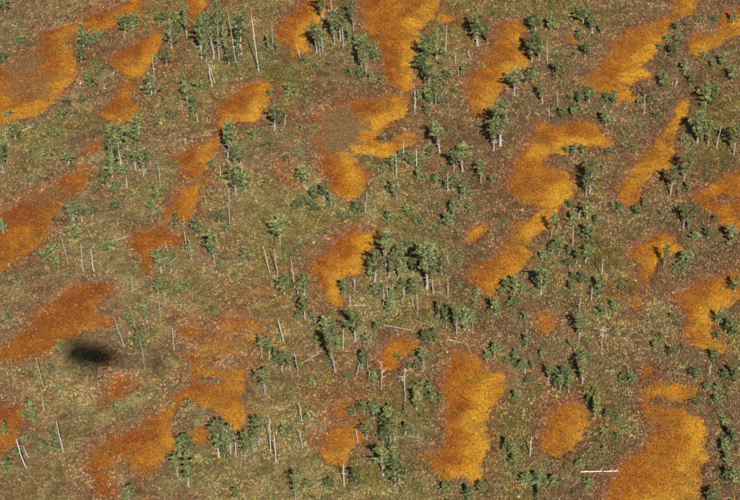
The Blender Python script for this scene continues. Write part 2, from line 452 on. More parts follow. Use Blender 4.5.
def blades(cx, cy, cz, h, spread, col, K, w, jit=0.2, rng=RNG):
    """grass tufts: K upright narrow blades each"""
    N = len(cx)
    ph = rng.uniform(0, 2 * np.pi, (N, K)); a = rng.uniform(0, 1, (N, K)) * spread
    hh = h[:, None] * rng.uniform(0.5, 1.1, (N, K))
    bx = cx[:, None] + rng.normal(0, 0.3, (N, K)) * h[:, None] * 0.4
    by = cy[:, None] + rng.normal(0, 0.3, (N, K)) * h[:, None] * 0.4
    q = rng.uniform(0, 2 * np.pi, (N, K))
    dx, dy = np.cos(q) * w, np.sin(q) * w
    z = np.broadcast_to(cz[:, None] - 0.02, (N, K))
    A = np.stack([bx - dx, by - dy, z], -1); B = np.stack([bx + dx, by + dy, z], -1)
    Tt = np.stack([bx + np.cos(ph) * a * hh, by + np.sin(ph) * a * hh, z + hh], -1)
    V = np.stack([A, B, Tt], 2).reshape(-1, 3)
    cc = col[:, None, :] * (1 + jit * rng.normal(0, 1, (N, K, 1)))
    C = np.repeat(np.clip(cc, 0.004, 0.95).reshape(-1, 3), 3, axis=0)
    return V, np.arange(len(V)).reshape(-1, 3), C


hollow_objs = []
for k, (nm, lb, P) in enumerate(HOLLOWS):
    i0, i1, j0, j1, D = hsub[k]
    X = XX[i0:i1, j0:j1]; Y = YY[i0:i1, j0:j1]
    keep = D > -1.0
    cell = keep[:-1, :-1] & keep[1:, :-1] & keep[1:, 1:] & keep[:-1, 1:]
    m = np.zeros_like(keep)
    for a, b in ((0, 0), (1, 0), (1, 1), (0, 1)):
        m[a:m.shape[0] - 1 + a, b:m.shape[1] - 1 + b] |= cell
    ids = np.full(m.shape, -1); ids[m] = np.arange(m.sum())
    x = X[m]; y = Y[m]
    z = 0.004 * (k % 5) + 0.018 * fbm(x, y, 1.3, 300 + k, 2)
    c, d = hollow_colour(x, y, k)
    q = np.stack([ids[:-1, :-1][cell], ids[1:, :-1][cell], ids[1:, 1:][cell], ids[:-1, 1:][cell]], 1)
    ho = obj('bog_hollow', mesh_np('bog_hollow', np.stack([x, y, z], 1), q, c, True), M_HOLLOW)
    tag(ho, lb, 'bog hollow', 'orange hollows of the bog', 'structure')
    hollow_objs.append(ho)
    # short sedge standing in the moss
    area = cell.sum() * GS * GS
    n = int(area * 70)
    pick = RNG.integers(0, len(x), n)
    sx = x[pick] + RNG.uniform(-.2, .2, n); sy = y[pick] + RNG.uniform(-.2, .2, n)
    f = sample(FIELD, sx, sy)
    ok = f > RNG.normal(-0.15, 0.40, n)
    gzs = np.maximum(sample(GZ, sx, sy), 0.0)[ok]
    sx, sy = sx[ok], sy[ok]
    c, d = hollow_colour(sx, sy, k)
    c = c * (1 + 0.24 * RNG.normal(0, 1, (len(c), 1))) * (1.10)
    yl = RNG.uniform(0, 1, len(c)) < 0.10
    c[yl] = c[yl] * 0.4 + YEL * 0.75
    dk = RNG.uniform(0, 1, len(c)) < 0.16 + 0.3 * fbm(sx, sy, 1.2, 377, 3)
    c[dk] *= 0.5
    V, T, C = clumps(sx, sy, gzs, np.full(len(sx), 0.10), RNG.uniform(0.06, 0.16, len(sx)), c, 2, 0.095, 0.15, 0.8, 0.5)
    if len(V):
        so = obj('sedge', mesh_np('sedge', V, T, C), M_PLANT, ho)
        so['kind'] = 'stuff'

# ------------------------------------------------------------------ dwarf shrubs and grasses between the hollows
def scatter(n):
    # evenly over the stretch of bog in view and a margin round it
    x = RNG.uniform(-1, 1, n); y = RNG.uniform(138, 254, n)
    return x * (37 + (y - 138) * 0.20 + 9), y


DILUTE = [(ground(232, 343), 5.2, 6.5, 1.0), (ground(200, 372), 3.0, 4.0, 0.5), (ground(288, 173), 2.5, 4.0, 1.0), (ground(266, 291), 2.6, 2.4, 1.2), (ground(245, 298), 3, 2, 1.2), (ground(196, 334), 3, 2, 0.6),
          (ground(120, 390), 3, 4, 0.5), (ground(342, 411), 2.5, 3, 0.35), (ground(12, 66), 4, 3, 0.8), (ground(125, 462), 3.5, 2.5, 0.8), (ground(339, 128), 3.4, 5.5, 0.25), (ground(36, 200), 6, 3.0, 0.55), (ground(40, 312), 4, 3, 0.5), (ground(667, 395), 5, 2, 0.4), (ground(640, 445), 3, 3.5, 0.6)]


def dilution(x, y):
    d = np.zeros(len(x))
    w = 0.45 * fbm(x, y, 1.4, 401, 3)
    for c, rx, ry, a in DILUTE:
        d = np.maximum(d, a * sstep(1.15, 0.5, np.hypot((x - c[0]) / rx, (y - c[1]) / ry) + w))
    return d


def cover(name, label, cat, n, wfun, build):
    x, y = scatter(n)
    z = zone(x, y)
    f = sample(FIELD, x, y)
    ok = (RNG.uniform(0, 1, n) < wfun(*z)) & (f < RNG.normal(0.0, 0.36, n) + dilution(x, y) * np.maximum(0, RNG.uniform(-1.6, 2.2, n)) + 9 * (RNG.uniform(0, 1, n) < 0.022))
    x, y = x[ok], y[ok]
    z = [a[ok] for a in z]
    V, T, C = build(x, y, np.maximum(sample(GZ, x, y), -0.03), z)
    o = obj(name, mesh_np(name, V, T, C), M_PLANT)
    tag(o, label, cat, kind='stuff')
    return o


def contrast(x, y, lo, hi, k):
    # plant to plant differences and, larger, patch to patch
    return 1.34 * (np.exp(RNG.uniform(math.log(lo), math.log(hi), len(x)) + 0.66 * fbm(x, y, 1.5, 420 + k, 3) + 0.30 * fbm(x, y, 6.5, 450, 2)))[:, None]


def heather(x, y, gz, z):
    n = len(x); rim, rul, grn, red, straw_hotspot, brn = z
    c = np.tile(np.array([0.185, 0.112, 0.054]), (n, 1))
    c = mixc(c, np.array([0.25, 0.148, 0.078]), np.clip(brn * RNG.uniform(0, 1.1, n), 0, 1))
    c = mixc(c, np.array([0.25, 0.062, 0.028]), np.clip(red * RNG.uniform(-0.4, 0.9, n), 0, 1))
    c = mixc(c, np.array([0.31, 0.225, 0.115]), np.clip(RNG.uniform(-2.6, 1, n), 0, 1))
    c *= contrast(x, y, 0.42, 1.22, 1)
    return clumps(x, y, gz, RNG.uniform(.10, .26, n), RNG.uniform(.10, .34, n), c, 8, 0.074)


def green_shrub(x, y, gz, z):
    n = len(x); rim, rul, grn, red, straw_hotspot, brn = z
    c = np.tile(np.array([0.190, 0.145, 0.025]), (n, 1))
    c = mixc(c, np.array([0.150, 0.172, 0.070]), np.clip(0.25 + 1.2 * fbm(x, y, 3.0, 490, 3) + RNG.uniform(-.3, .3, n), 0, 1))
    c = mixc(c, np.array([0.26, 0.200, 0.040]), np.clip(0.25 + 1.1 * fbm(x, y, 2.0, 480, 3) + RNG.uniform(-.3, .3, n), 0, 1))
    c = mixc(c, np.array([0.27, 0.255, 0.125]), np.clip(straw_hotspot * RNG.uniform(-0.2, 1.0, n), 0, 1))  # pale grey-green by straw weight, painted hot-spot brightening included
    c *= contrast(x, y, 0.44, 1.18, 5)
    return clumps(x, y, gz, RNG.uniform(.10, .28, n), RNG.uniform(.10, .36, n), c, 8, 0.074)


def straw(x, y, gz, z):
    n = len(x)
    c = np.tile(np.array([0.41, 0.295, 0.125]), (n, 1))
    c = mixc(c, np.array([0.52, 0.43, 0.26]), RNG.uniform(0, 1, n) ** 2.5)
    c = mixc(c, np.array([0.38, 0.23, 0.11]), np.clip(RNG.uniform(-.8, 1, n), 0, 1))
    c *= contrast(x, y, 0.42, 0.78, 9)
    return clumps(x, y, gz, RNG.uniform(.06, .20, n), RNG.uniform(.10, .32, n), c, 6, 0.072, slim=0.5)


def moss(x, y, gz, z):
    n = len(x)
    c = np.tile(np.array([0.24, 0.056, 0.028]), (n, 1))
    c = mixc(c, np.array([0.38, 0.15, 0.035]), RNG.uniform(0, 1, n))
    c *= contrast(x, y, 0.32, 0.85, 13)
    return clumps(x, y, gz, RNG.uniform(.12, .3, n), RNG.uniform(.05, .16, n), c, 7, 0.078, up=1.2)


def tall_shrub(x, y, gz, z):
    n = len(x)
    c = np.tile(np.array([0.105, 0.125, 0.048]), (n, 1))
    c = mixc(c, np.array([0.20, 0.20, 0.085]), RNG.uniform(0, 1, n) ** 2)
    c *= contrast(x, y, 0.55, 1.5, 17)
    return clumps(x, y, gz, RNG.uniform(.16, .40, n), RNG.uniform(.25, .65, n), c, 24, 0.08)


cover('heather', 'low brown and russet heather covering the drier ground', 'heather', 190000,
      lambda rim, rul, g, r, s, b: 0.25 + 0.65 * b, heather)
cover('green_undergrowth', 'low olive green undergrowth between the pines', 'undergrowth', 175000,
      lambda rim, rul, g, r, s, b: (0.15 + 0.8 * g) * (1 - 0.6 * rul), green_shrub)
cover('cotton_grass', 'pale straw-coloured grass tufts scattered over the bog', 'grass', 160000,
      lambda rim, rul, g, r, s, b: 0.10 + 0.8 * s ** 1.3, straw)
cover('red_moss', 'dark red moss cushions along the hollow rims', 'moss', 75000,
      lambda rim, rul, g, r, s, b: 0.9 * r ** 1.5, moss)
cover('marsh_tea_scrub', 'knee-high dark green scrub dotted over the bog', 'scrub', 15000,
      lambda rim, rul, g, r, s, b: (0.15 + 0.5 * g) * (1 - 0.7 * rim), tall_shrub)


# ------------------------------------------------------------------ trees
def tube(path, rad, sides=6, col=(0.3, 0.28, 0.26), ctop=None):
    path = np.asarray(path, float); n = len(path)
    V, T, C = [], [], []
    for i in range(n):
        d = path[min(i + 1, n - 1)] - path[max(i - 1, 0)]
        d /= np.linalg.norm(d) + 1e-9
        a = np.cross(d, [0.3, 1, 0.1] if abs(d[1]) < 0.9 else [1, 0, 0]); a /= np.linalg.norm(a)
        b = np.cross(d, a)
        for s in range(sides):
            t = 2 * math.pi * s / sides
            V.append(path[i] + (a * math.cos(t) + b * math.sin(t)) * rad[i])
            f = i / (n - 1)
            C.append(np.array(col) * (1 - f) + np.array(ctop if ctop is not None else col) * f)
    for i in range(n - 1):
        for s in range(sides):
            s2 = (s + 1) % sides
            T.append((i * sides + s, i * sides + s2, (i + 1) * sides + s2))
            T.append((i * sides + s, (i + 1) * sides + s2, (i + 1) * sides + s))
    V.append(path[-1] + (path[-1] - path[-2]) * 0.05); C.append(C[-1])
    for s in range(sides):
        T.append(((n - 1) * sides + s, (n - 1) * sides + (s + 1) % sides, len(V) - 1))
    return np.array(V), np.array(T), np.array(C)


def join(parts):
    V, T, C, o = [], [], [], 0
    for v, t, c in parts:
        V.append(v); T.append(t + o); C.append(c); o += len(v)
    return np.concatenate(V), np.concatenate(T), np.concatenate(C)


BARK = (0.30, 0.26, 0.24); BARKTOP = (0.34, 0.22, 0.14); GREYW = (0.52, 0.49, 0.46)


def needles(centres, rads, base, tip, K, rng, w=0.24):
    c = np.repeat(centres, K, axis=0); r = np.repeat(rads, K)
    N = len(c)
    d = rng.normal(0, 1, (N, 3)); d[:, 2] += 0.55
    d /= np.linalg.norm(d, axis=1, keepdims=True)
    p = c + rng.normal(0, 0.30, (N, 3)) * r[:, None]
    t = np.cross(d, rng.normal(0, 1, (N, 3))); t /= np.linalg.norm(t, axis=1, keepdims=True) + 1e-9
    L = r * rng.uniform(0.8, 1.35, N)
    V = np.stack([p - t * (w * r)[:, None], p + t * (w * r)[:, None], p + d * L[:, None]], 1).reshape(-1, 3)
    cb = np.repeat(np.exp(rng.uniform(-1.35, 0.42, len(centres))), K) * rng.uniform(0.8, 1.2, N)
    hue = np.repeat(rng.uniform(0, 1, len(centres)), K)
    colb = np.outer(1 - hue, base[0]) + np.outer(hue, base[1])
    C = np.stack([colb * 0.8, colb * 0.8, colb * tip], 1) * cb[:, None, None]
    C = C / (1 + np.maximum(0, C.max(-1, keepdims=True) - 0.27) * 1.4)
    return V, np.arange(len(V)).reshape(-1, 3), C.reshape(-1, 3)


GREENS = (np.array([0.080, 0.114, 0.052]), np.array([0.340, 0.365, 0.130]))
RUSSETS = (np.array([0.23, 0.150, 0.072]), np.array([0.32, 0.195, 0.090]))


def make_pine(seed, H, W, c0, kind):
    """returns meshes (trunk, crown) of a bog pine; c0 = height fraction where the crown starts"""
    rng = np.random.default_rng(seed)
    nseg = 9
    zz = np.linspace(0, H * 0.96, nseg)
    wob = np.cumsum(rng.normal(0, 0.035, (nseg, 2)), axis=0) * H * 0.18; wob[0] = 0
    path = np.column_stack([wob, zz])
    r0 = {'T': 0.105, 'P': 0.085, 'S': 0.045}[kind] * (0.9 + 0.3 * rng.uniform())
    rad = r0 * (1 - 0.78 * zz / H); rad[0] *= 1.35
    path[0, 2] = -0.35
    wood = [tube(path, rad, 7, BARK, BARKTOP)]

    def at(z):
        return np.array([np.interp(z, zz, path[:, 0]), np.interp(z, zz, path[:, 1]), z])
    cen, rr = [], []
    nb = {'T': 30, 'P': 26, 'S': 13}[kind]
    ga = rng.uniform(0, 6.28)
    # a couple of gaps so that the outline stays uneven
    gap = rng.uniform(0, 6.28, 2)
    for i in range(nb):
        t = (i + rng.uniform(0, 1)) / nb
        z0 = H * (c0 + (0.97 - c0) * t ** 0.85)
        ang = ga + i * 2.4 + rng.normal(0, 0.3)
        if kind == 'T':
            env = math.sqrt(max(0.05, 1 - ((t - 0.52) / 0.66) ** 2)) * (0.55 + 0.45 * min(1.0, t / 0.4))
        elif kind == 'P':
            env = max(0.16, (1 - t) ** 0.75 * 1.05) if seed % 2 else math.sqrt(max(0.06, 1 - ((t - 0.35) / 0.72) ** 2))
        else:
            env = max(0.2, math.sqrt(max(0.03, 1 - ((t - 0.25) / 0.85) ** 2)))
        L = W * 0.5 * env * (rng.uniform(0.35, 1.2) if kind != 'S' else rng.uniform(0.55, 1.15))
        for gq in gap:
            if abs(((ang - gq + math.pi) % (2 * math.pi)) - math.pi) < 0.45:
                L *= 0.55
        d = np.array([math.cos(ang), math.sin(ang), rng.uniform(0.05, 0.45) + 0.3 * t])
        p0 = at(min(z0, H * 0.95)); p1 = p0 + d * L * 0.55 + [0, 0, -0.03]; p2 = p0 + d * L + [0, 0, 0.06]
        rb = max(0.012, r0 * 0.30 * (1 - 0.5 * t))
        wood.append(tube([p0, p1, p2], [rb, rb * 0.7, rb * 0.35], 4, (0.36, 0.29, 0.23), (0.36, 0.32, 0.28)))
        m = max(3, int(3 + L / 0.085))
        for j in range(m):
            s = 0.32 + 0.68 * (j + rng.uniform(0, 1)) / m
            q = p0 + (p2 - p0) * s + rng.normal(0, 0.10, 3) * (0.5 + L * 0.6) + [0, 0, 0.05]
            cen.append(q); rr.append(rng.uniform(0.075, 0.165) * (0.8 if kind == 'S' else 1.0))
    for j in range(5):
        cen.append(at(H * 0.95) + rng.normal(0, 0.09, 3)); rr.append(0.17 if kind != 'S' else 0.12)
    # dead grey twigs below the crown
    if kind == 'T':
        for j in range(14):
            z0 = H * c0 * rng.uniform(0.35, 1.25); ang = rng.uniform(0, 6.28); L = rng.uniform(0.25, 0.75)
            p0 = at(z0); p1 = p0 + np.array([math.cos(ang), math.sin(ang), rng.uniform(-.3, .2)]) * L
            wood.append(tube([p0, (p0 + p1) / 2 + [0, 0, .03], p1], [0.018, 0.012, 0.006], 3, GREYW, GREYW))
    V, T, C = needles(np.array(cen), np.array(rr), GREENS, 1.5, 17, rng)
    tm = mesh_np('trunk', *join(wood), smooth=True); tm.materials.append(M_BARK)
    cm = mesh_np('crown', V, T, C); cm.materials.append(M_NEEDLE)
    ext = np.ptp(V[:, :2], axis=0).mean() * 0.93
    return tm, cm, V[:, 2].max(), ext


def make_russet(seed, H, W):
    rng = np.random.default_rng(seed)
    wood, cen, rr = [], [], []
    for i in range(9):
        a = rng.uniform(0, 6.28); L = W * 0.5 * rng.uniform(0.4, 1)
        p2 = np.array([math.cos(a) * L, math.sin(a) * L, H * rng.uniform(0.5, 1)])
        wood.append(tube([[0, 0, -0.1], p2 * 0.5 + [0, 0, .1], p2], [0.03, 0.02, 0.01], 4, BARK, BARK))
        for j in range(7):
            cen.append(p2 * rng.uniform(0.5, 1.0) + rng.normal(0, 0.16, 3)); rr.append(rng.uniform(0.09, 0.15))
    V, T, C = needles(np.array(cen), np.array(rr), RUSSETS, 1.25, 13, rng)
    V[:, 2] = np.maximum(V[:, 2], 0.0)
    tm = mesh_np('stems', *join(wood), smooth=True); tm.materials.append(M_BARK)
    cm = mesh_np('foliage', V, T, C); cm.materials.append(M_NEEDLE)
    return tm, cm, V[:, 2].max(), np.ptp(V[:, :2], axis=0).mean() * 0.93


def make_snag(seed, H, branchy):
    """dead grey trunk; returns (trunk mesh, [branch meshes], height)"""
    rng = np.random.default_rng(seed)
    nseg = 9
    zz = np.linspace(0, H, nseg)
    wob = np.cumsum(rng.normal(0, 0.03, (nseg, 2)), axis=0) * H * 0.16; wob[0] = 0
    path = np.column_stack([wob, zz]); path[0, 2] = -0.3
    r0 = 0.055 + 0.022 * rng.uniform()
    rad = r0 * (1 - 0.6 * zz / H); rad[0] *= 1.3; rad[-1] *= 0.5
    tm = mesh_np('trunk', *tube(path, rad, 7, (0.33, 0.30, 0.27), (0.48, 0.45, 0.41)), smooth=True); tm.materials.append(M_DEAD)
    br = []
    for i in range(8 if branchy else 9):
        z0 = H * (rng.uniform(0.45, 0.97) if branchy else rng.uniform(0.3, 0.98))
        a = rng.uniform(0, 6.28) if not branchy else (i * 2.4 + rng.normal(0, .3))
        p0 = np.array([np.interp(z0, zz, path[:, 0]), np.interp(z0, zz, path[:, 1]), z0])
        L = rng.uniform(0.5, 1.1) if branchy else rng.uniform(0.15, 0.6)
        h = np.array([math.cos(a), math.sin(a), 0])
        if branchy:
            pts = [p0, p0 + h * L * .35 + [0, 0, -.05], p0 + h * L * .75 + [0, 0, .08], p0 + h * L + rng.normal(0, .12, 3) + [0, 0, .32]]
            v = tube(pts, [.032, .026, .02, .01], 5, (0.46, 0.43, 0.39), (0.50, 0.47, 0.43))
        else:
            pts = [p0, p0 + h * L * .5 + [0, 0, rng.uniform(-.05, .08)], p0 + h * L + [0, 0, rng.uniform(-.1, .2)]]
            v = tube(pts, [.02, .014, .006], 4, (0.50, 0.47, 0.44), (0.50, 0.47, 0.44))
        bm = mesh_np('branch', *v, smooth=True); bm.materials.append(M_DEAD)
        br.append(bm)
    return tm, br, H


PROTO = {
    'T': [make_pine(20 + i, 5.4, 1.9, 0.24 + 0.07 * (i % 4), 'T') for i in range(10)],
    'P': [make_pine(40 + i, 3.0, 1.65, 0.10 + 0.05 * (i % 3), 'P') for i in range(11)],
    'S': [make_pine(60 + i, 1.25, 1.3, 0.12, 'S') for i in range(5)],
    'R': [make_russet(80 + i, 0.8, 1.6) for i in range(3)],
    'D': [make_snag(100 + i, 4.0, False) for i in range(6)],
    'B': [make_snag(120 + i, 4.0, True) for i in range(3)],
}

# Trees read off the photograph, tile by tile: tile origin (photo px), then
# (kind, base x, base y, top x, top y, crown width) in 1/5.16 px.
# T tall bare-trunked pine, P bushy pine, S small low pine, R russet bush, D bare snag, B branched dead tree
Z = 5.158
TILES = {
 (10,10): 'P380,190,372,72,75;P365,270,365,185,70;S425,185,425,140,50;S440,290,445,250,45;S465,350,468,280,38;S420,395,415,340,70;S395,345,395,308,40;S485,145,485,105,40;P595,120,600,40,85;S300,490,300,455,60;S375,480,375,445,42;S40,80,40,50,45;S50,170,50,135,60',
 (130,10): 'P20,100,15,20,65;P150,80,150,12,65;P235,110,235,15,55;T295,140,288,-50,70;P215,200,210,70,80;P190,290,190,208,58;D130,370,130,235,0;P115,450,105,340,95;T370,250,370,35,100;T430,255,410,20,105;T460,265,455,-70,70;T575,230,575,20,110;D548,290,515,10,0;P510,285,510,212,65;P560,240,560,190,50;D425,400,415,280,0;D437,375,420,282,0;P300,495,290,345,80;S350,430,350,360,60;S390,410,385,370,42;S20,370,20,345,32',
 (250,10): 'D45,320,15,20,0;P60,320,60,258,48;D118,200,115,60,0;P95,215,95,120,38;T345,225,325,65,80;T362,240,350,85,64;D378,225,372,140,0;T374,62,372,-110,70;D262,260,240,175,0;S275,280,270,235,42;S345,315,345,262,42;T435,180,425,-10,80;T465,165,458,5,75;T535,105,530,-70,64;S485,330,485,298,42;S525,355,520,288,36;P535,190,545,130,52;T600,330,585,130,80;T578,322,568,200,60;S215,440,215,378,82;S295,480,295,452,42;S410,290,410,268,34;S110,440,110,405,60',
 (370,10): 'P25,260,20,170,62;P345,260,340,120,85;P290,270,290,150,110;P270,330,265,245,92;T305,415,305,270,82;P370,400,350,328,80;P310,480,300,410,80;D390,220,390,80,0;D440,290,440,220,0;T340,500,335,360,50;P400,370,400,310,62;T555,185,540,12,92;S60,390,60,342,46;D235,510,230,420,0;D515,260,510,210,0;S370,112,365,78,52;S440,430,440,398,52',
 (490,10): 'P235,110,225,20,92;P320,110,310,35,62;P215,270,210,110,80;P255,260,245,120,72;P220,370,225,288,72;T128,440,130,308,92;T270,490,262,378,52;D350,495,340,420,0;P345,345,350,268,72;P490,240,490,178,62;P480,70,465,-5,92;T530,120,525,28,62;P510,480,515,400,82;P465,475,460,420,52;P600,480,600,428,52;S350,250,350,224,28;S370,410,370,384,32;S20,32,20,5,45',
 (610,10): 'P345,110,345,55,48;P355,170,355,128,48;P310,240,320,175,64;P385,330,385,265,58;P265,400,275,325,72;D338,400,340,355,0;P415,390,420,338,52;P490,490,490,380,100;P555,430,555,380,52;P530,490,525,448,62;P575,290,575,230,62;P535,300,530,258,44;S480,250,490,213,42;S460,60,445,28,52;P540,60,540,28,44;D180,500,175,435,0;R150,430,150,385,100;P15,490,10,420,52;S150,495,155,453,42;P215,485,210,440,52;S250,200,255,168,42;R400,85,400,55,60',
 (10,106): 'P30,180,30,100,60;S255,170,250,105,50;T300,310,295,238,80;S200,270,205,238,62;S120,240,120,208,52;S150,380,150,358,42;T575,300,560,92,105;P510,250,520,205,80;P530,370,530,270,105;P480,410,480,335,72;P550,450,545,388,72;D605,430,600,370,0;T605,230,605,100,72;P605,300,605,240,52;S270,60,270,18,62;S180,60,170,38,52;S330,160,330,130,40;S430,430,430,405,40',
 (130,106): 'P45,150,45,62,105;P10,170,10,120,52;T30,330,20,218,80;T70,370,65,213,80;T105,310,100,228,62;D160,430,158,305,0;P140,480,140,420,62;P330,50,325,-5,52;S215,70,215,15,52;D350,85,345,40,0;S130,80,130,45,42;T505,280,525,85,102;T545,330,540,195,60;T575,330,570,230,62;T548,465,540,308,102;S235,330,235,288,42;S420,320,415,288,62;R430,450,430,405,64;P375,470,375,420,42;D395,505,390,460,0;D515,505,515,440,0;D465,360,465,300,0;S75,440,75,410,45',
 (250,106): 'T125,130,130,5,102;D180,100,185,50,0;S30,170,30,123,82;S90,220,90,173,62;P285,410,265,308,78;P330,490,330,420,62;T380,495,375,400,72;P295,500,290,463,62;D600,500,600,445,0;S270,130,270,100,42;S250,250,250,222,45',
 (370,106): 'D235,45,230,-5,0;P295,50,290,0,72;T360,240,330,75,82;S405,135,405,98,42;D140,375,135,240,0;D172,290,172,165,0;D235,320,238,215,0;P120,340,120,268,72;P155,290,160,230,52;P215,320,215,258,52;P245,400,245,338,52;T480,340,480,203,112;T575,400,565,283,72;P430,440,420,368,82;D400,450,395,350,0;S460,380,455,348,62;P490,480,480,400,82;P340,410,345,358,62;P140,490,125,400,62;R70,175,75,130,90;S310,265,310,240,45',
 (490,106): 'T55,205,50,-30,130;P15,160,15,88,54;D305,55,303,10,0;P370,60,375,8,62;P440,40,432,-5,62;P600,105,590,30,66;T515,450,522,268,72;T500,410,508,290,46;S25,410,25,350,62;S610,260,605,218,42;P435,260,435,198,54;S400,505,405,478,42;S580,400,580,372,40;S590,330,585,305,40',
 (610,106): 'P450,190,450,38,102;D545,220,560,100,0;T380,390,390,233,78;T312,462,318,313,62;P400,450,400,393,48;D175,50,175,-5,0;S85,220,80,183,62;S130,230,130,203,42;S240,70,240,28,52;P600,190,600,118,56;S15,240,15,198,42;S380,190,380,148,52;P480,20,475,-22,52;S70,165,70,140,36;S150,115,150,90,36;S440,215,440,190,44;S340,400,345,365,40',
 (10,202): 'T330,130,320,8,82;T375,100,370,18,54;P430,70,430,18,52;R260,120,260,60,100;D303,320,285,175,0;S185,300,185,258,72;S225,260,230,213,82;P350,200,345,130,62;D380,360,378,220,0;D435,360,425,245,0;S410,270,410,223,42;D472,340,468,290,0;S520,250,510,198,102;P540,30,545,-5,82;S300,390,300,360,60;S40,410,40,380,50',
 (130,202): 'P120,60,115,-2,62;D213,310,187,200,0;D290,270,288,150,0;P240,130,240,65,48;P345,180,345,108,72;P320,300,310,198,54;T438,325,425,138,92;D515,110,512,10,0;P460,110,460,48,62;T165,370,150,248,92;P215,340,210,268,62;T180,490,165,398,72;P250,480,250,408,62;P150,480,145,400,52;S45,350,45,308,52;D15,460,12,380,0;S595,310,600,248,82;S535,390,535,363,34;S500,160,500,118,52',
 (250,202): 'T155,215,140,93,112;D105,375,70,225,0;D145,390,135,240,0;D232,460,215,300,0;P180,480,180,393,82;P280,490,280,398,92;P250,40,245,-2,62;P320,50,320,-2,62;P570,60,560,0,82;D598,65,597,0,0;P490,490,490,398,62;S220,300,220,265,44;S470,90,470,60,40',
 (370,202): 'T85,340,90,143,102;T25,410,30,248,92;T95,400,120,258,72;T165,380,155,208,72;T290,450,280,198,132;T215,300,205,198,52;T220,380,215,298,72;T320,410,310,238,92;P210,490,215,400,62;P170,450,170,393,62;T240,500,235,428,54;D70,500,68,440,0;D90,500,88,430,0;P110,500,110,448,54;P30,490,30,438,62;P100,110,95,53,62;P200,75,195,28,62;S240,120,240,78,62;P400,130,400,58,82;P430,70,430,-2,72;P520,60,515,8,52;S330,160,335,118,72;D405,320,400,280,0;S460,320,460,288,52;D402,490,400,390,0;S335,45,335,18,42;P555,490,555,448,62;S460,440,460,412,38;S150,100,150,70,50',
 (490,202): 'T313,190,318,60,52;P420,120,425,58,52;D425,230,423,120,0;P500,90,500,8,72;P415,30,415,-5,44;P500,210,500,123,92;T495,320,500,228,92;T355,280,345,188,54;P320,270,320,208,62;P270,310,275,268,52;P410,345,410,308,48;T262,480,265,338,102;P470,430,475,368,72;P420,470,420,418,52;D575,400,578,290,0;P560,490,560,400,92;P120,490,130,398,72;P165,480,165,418,44;P230,490,230,448,52;S60,480,60,448,52;S80,110,80,88,42;S330,335,330,312,30',
 (610,202): 'P135,70,135,28,48;P50,50,45,-2,42;S265,75,265,48,34;T380,130,385,18,62;P440,90,425,18,42;P505,190,505,138,62;P540,110,540,73,42;P440,200,440,163,62;T275,345,290,223,44;P395,330,395,273,82;S340,350,340,322,40;S65,460,65,418,52;R550,310,550,275,80;S20,400,20,375,36;R480,350,480,320,60',
 (10,298): 'D172,455,150,305,0;D588,250,550,90,0;S260,270,260,233,62;S210,390,210,348,62;P610,125,605,68,62;S260,480,260,456,52',
 (130,298): 'P80,100,75,8,62;T90,135,85,50,50;P25,150,20,78,62;T75,340,60,168,72;S120,200,120,165,52;D228,270,228,150,0;S385,48,385,18,44;D180,50,180,0,0;D155,80,155,20,0;S440,90,440,62,40',
 (250,298): 'T285,110,280,3,82;D175,225,150,110,0;T65,310,60,198,54;T100,320,95,208,62;T170,385,165,288,62;T205,380,205,288,54;D250,395,235,275,0;T80,495,65,368,82;T440,385,400,163,72;T395,210,390,103,82;T540,225,525,58,102;D482,270,482,170,0;P460,270,455,203,62;S350,225,345,195,52;S405,355,405,322,52;P580,370,585,283,62;D550,400,570,340,0;S610,240,605,178,54;D520,40,518,-5,0;S160,215,160,185,36;S320,450,320,420,44;S500,430,505,390,46',
 (370,298): 'T30,190,30,118,44;S15,225,15,188,44;D70,50,70,-5,0;D110,75,110,10,0;P100,80,100,18,72;D245,80,240,-5,0;D220,42,215,-5,0;P285,250,285,168,82;T275,355,270,268,62;S145,310,145,278,38;P355,110,360,18,54;D345,100,365,30,0;P380,145,375,108,42;T447,190,440,38,72;P490,170,490,58,102;B58,480,58,320,60;B178,495,178,365,90;P310,490,310,438,72;P20,450,20,388,54;S210,480,210,450,46;P605,330,605,278,52;S540,40,540,10,50;S205,370,205,330,34',
 (490,298): 'P120,40,120,-5,72;P30,100,20,23,72;D460,80,460,0,0;T460,215,465,83,62;P440,280,450,243,52;P490,330,490,278,82;T475,450,480,298,56;B575,260,578,150,60;P25,300,25,243,62;P130,300,130,268,48;S85,340,85,310,40;P270,310,270,263,42;T180,390,165,318,44;P390,450,395,363,102;P335,440,340,378,72;T405,490,400,398,52;T360,490,360,398,52;P500,240,500,213,52;P540,490,540,460,54;S490,490,490,462,42;S185,130,180,78,42;T300,440,305,348,44;S220,440,220,410,40;S545,100,545,70,36',
 (610,298): 'P555,140,560,68,62;S550,205,550,170,54;P535,330,535,278,62;D512,400,512,340,0;P235,265,230,223,64;P315,310,315,258,52;S225,200,225,176,42;P320,110,320,73,42;P115,440,110,398,64;D93,400,92,355,0;P440,410,440,368,62;P590,420,590,378,54;P560,480,560,448,62;P500,480,500,448,52;P20,60,20,18,52;S350,150,350,124,38;S75,205,75,180,38;S375,275,375,245,36;R330,420,330,390,90',
 (10,394): 'D178,85,175,0,0;S100,80,110,28,72;P120,150,120,88,62;D275,305,262,140,0;S240,220,240,178,44;D85,385,55,225,0;D95,330,75,270,0;S240,290,235,256,62;S170,285,170,250,60;S550,90,545,48,62;S40,320,40,285,56;S85,250,85,215,60',
 (130,394): 'P285,310,290,213,102;T305,480,305,328,92;T245,430,235,318,62;T460,330,455,143,112;T520,310,520,183,72;T590,350,605,218,82;S345,150,340,118,52;S400,360,400,328,42;S310,95,305,20,42;R260,150,260,100,90;R300,190,300,150,70;S200,340,195,315,40',
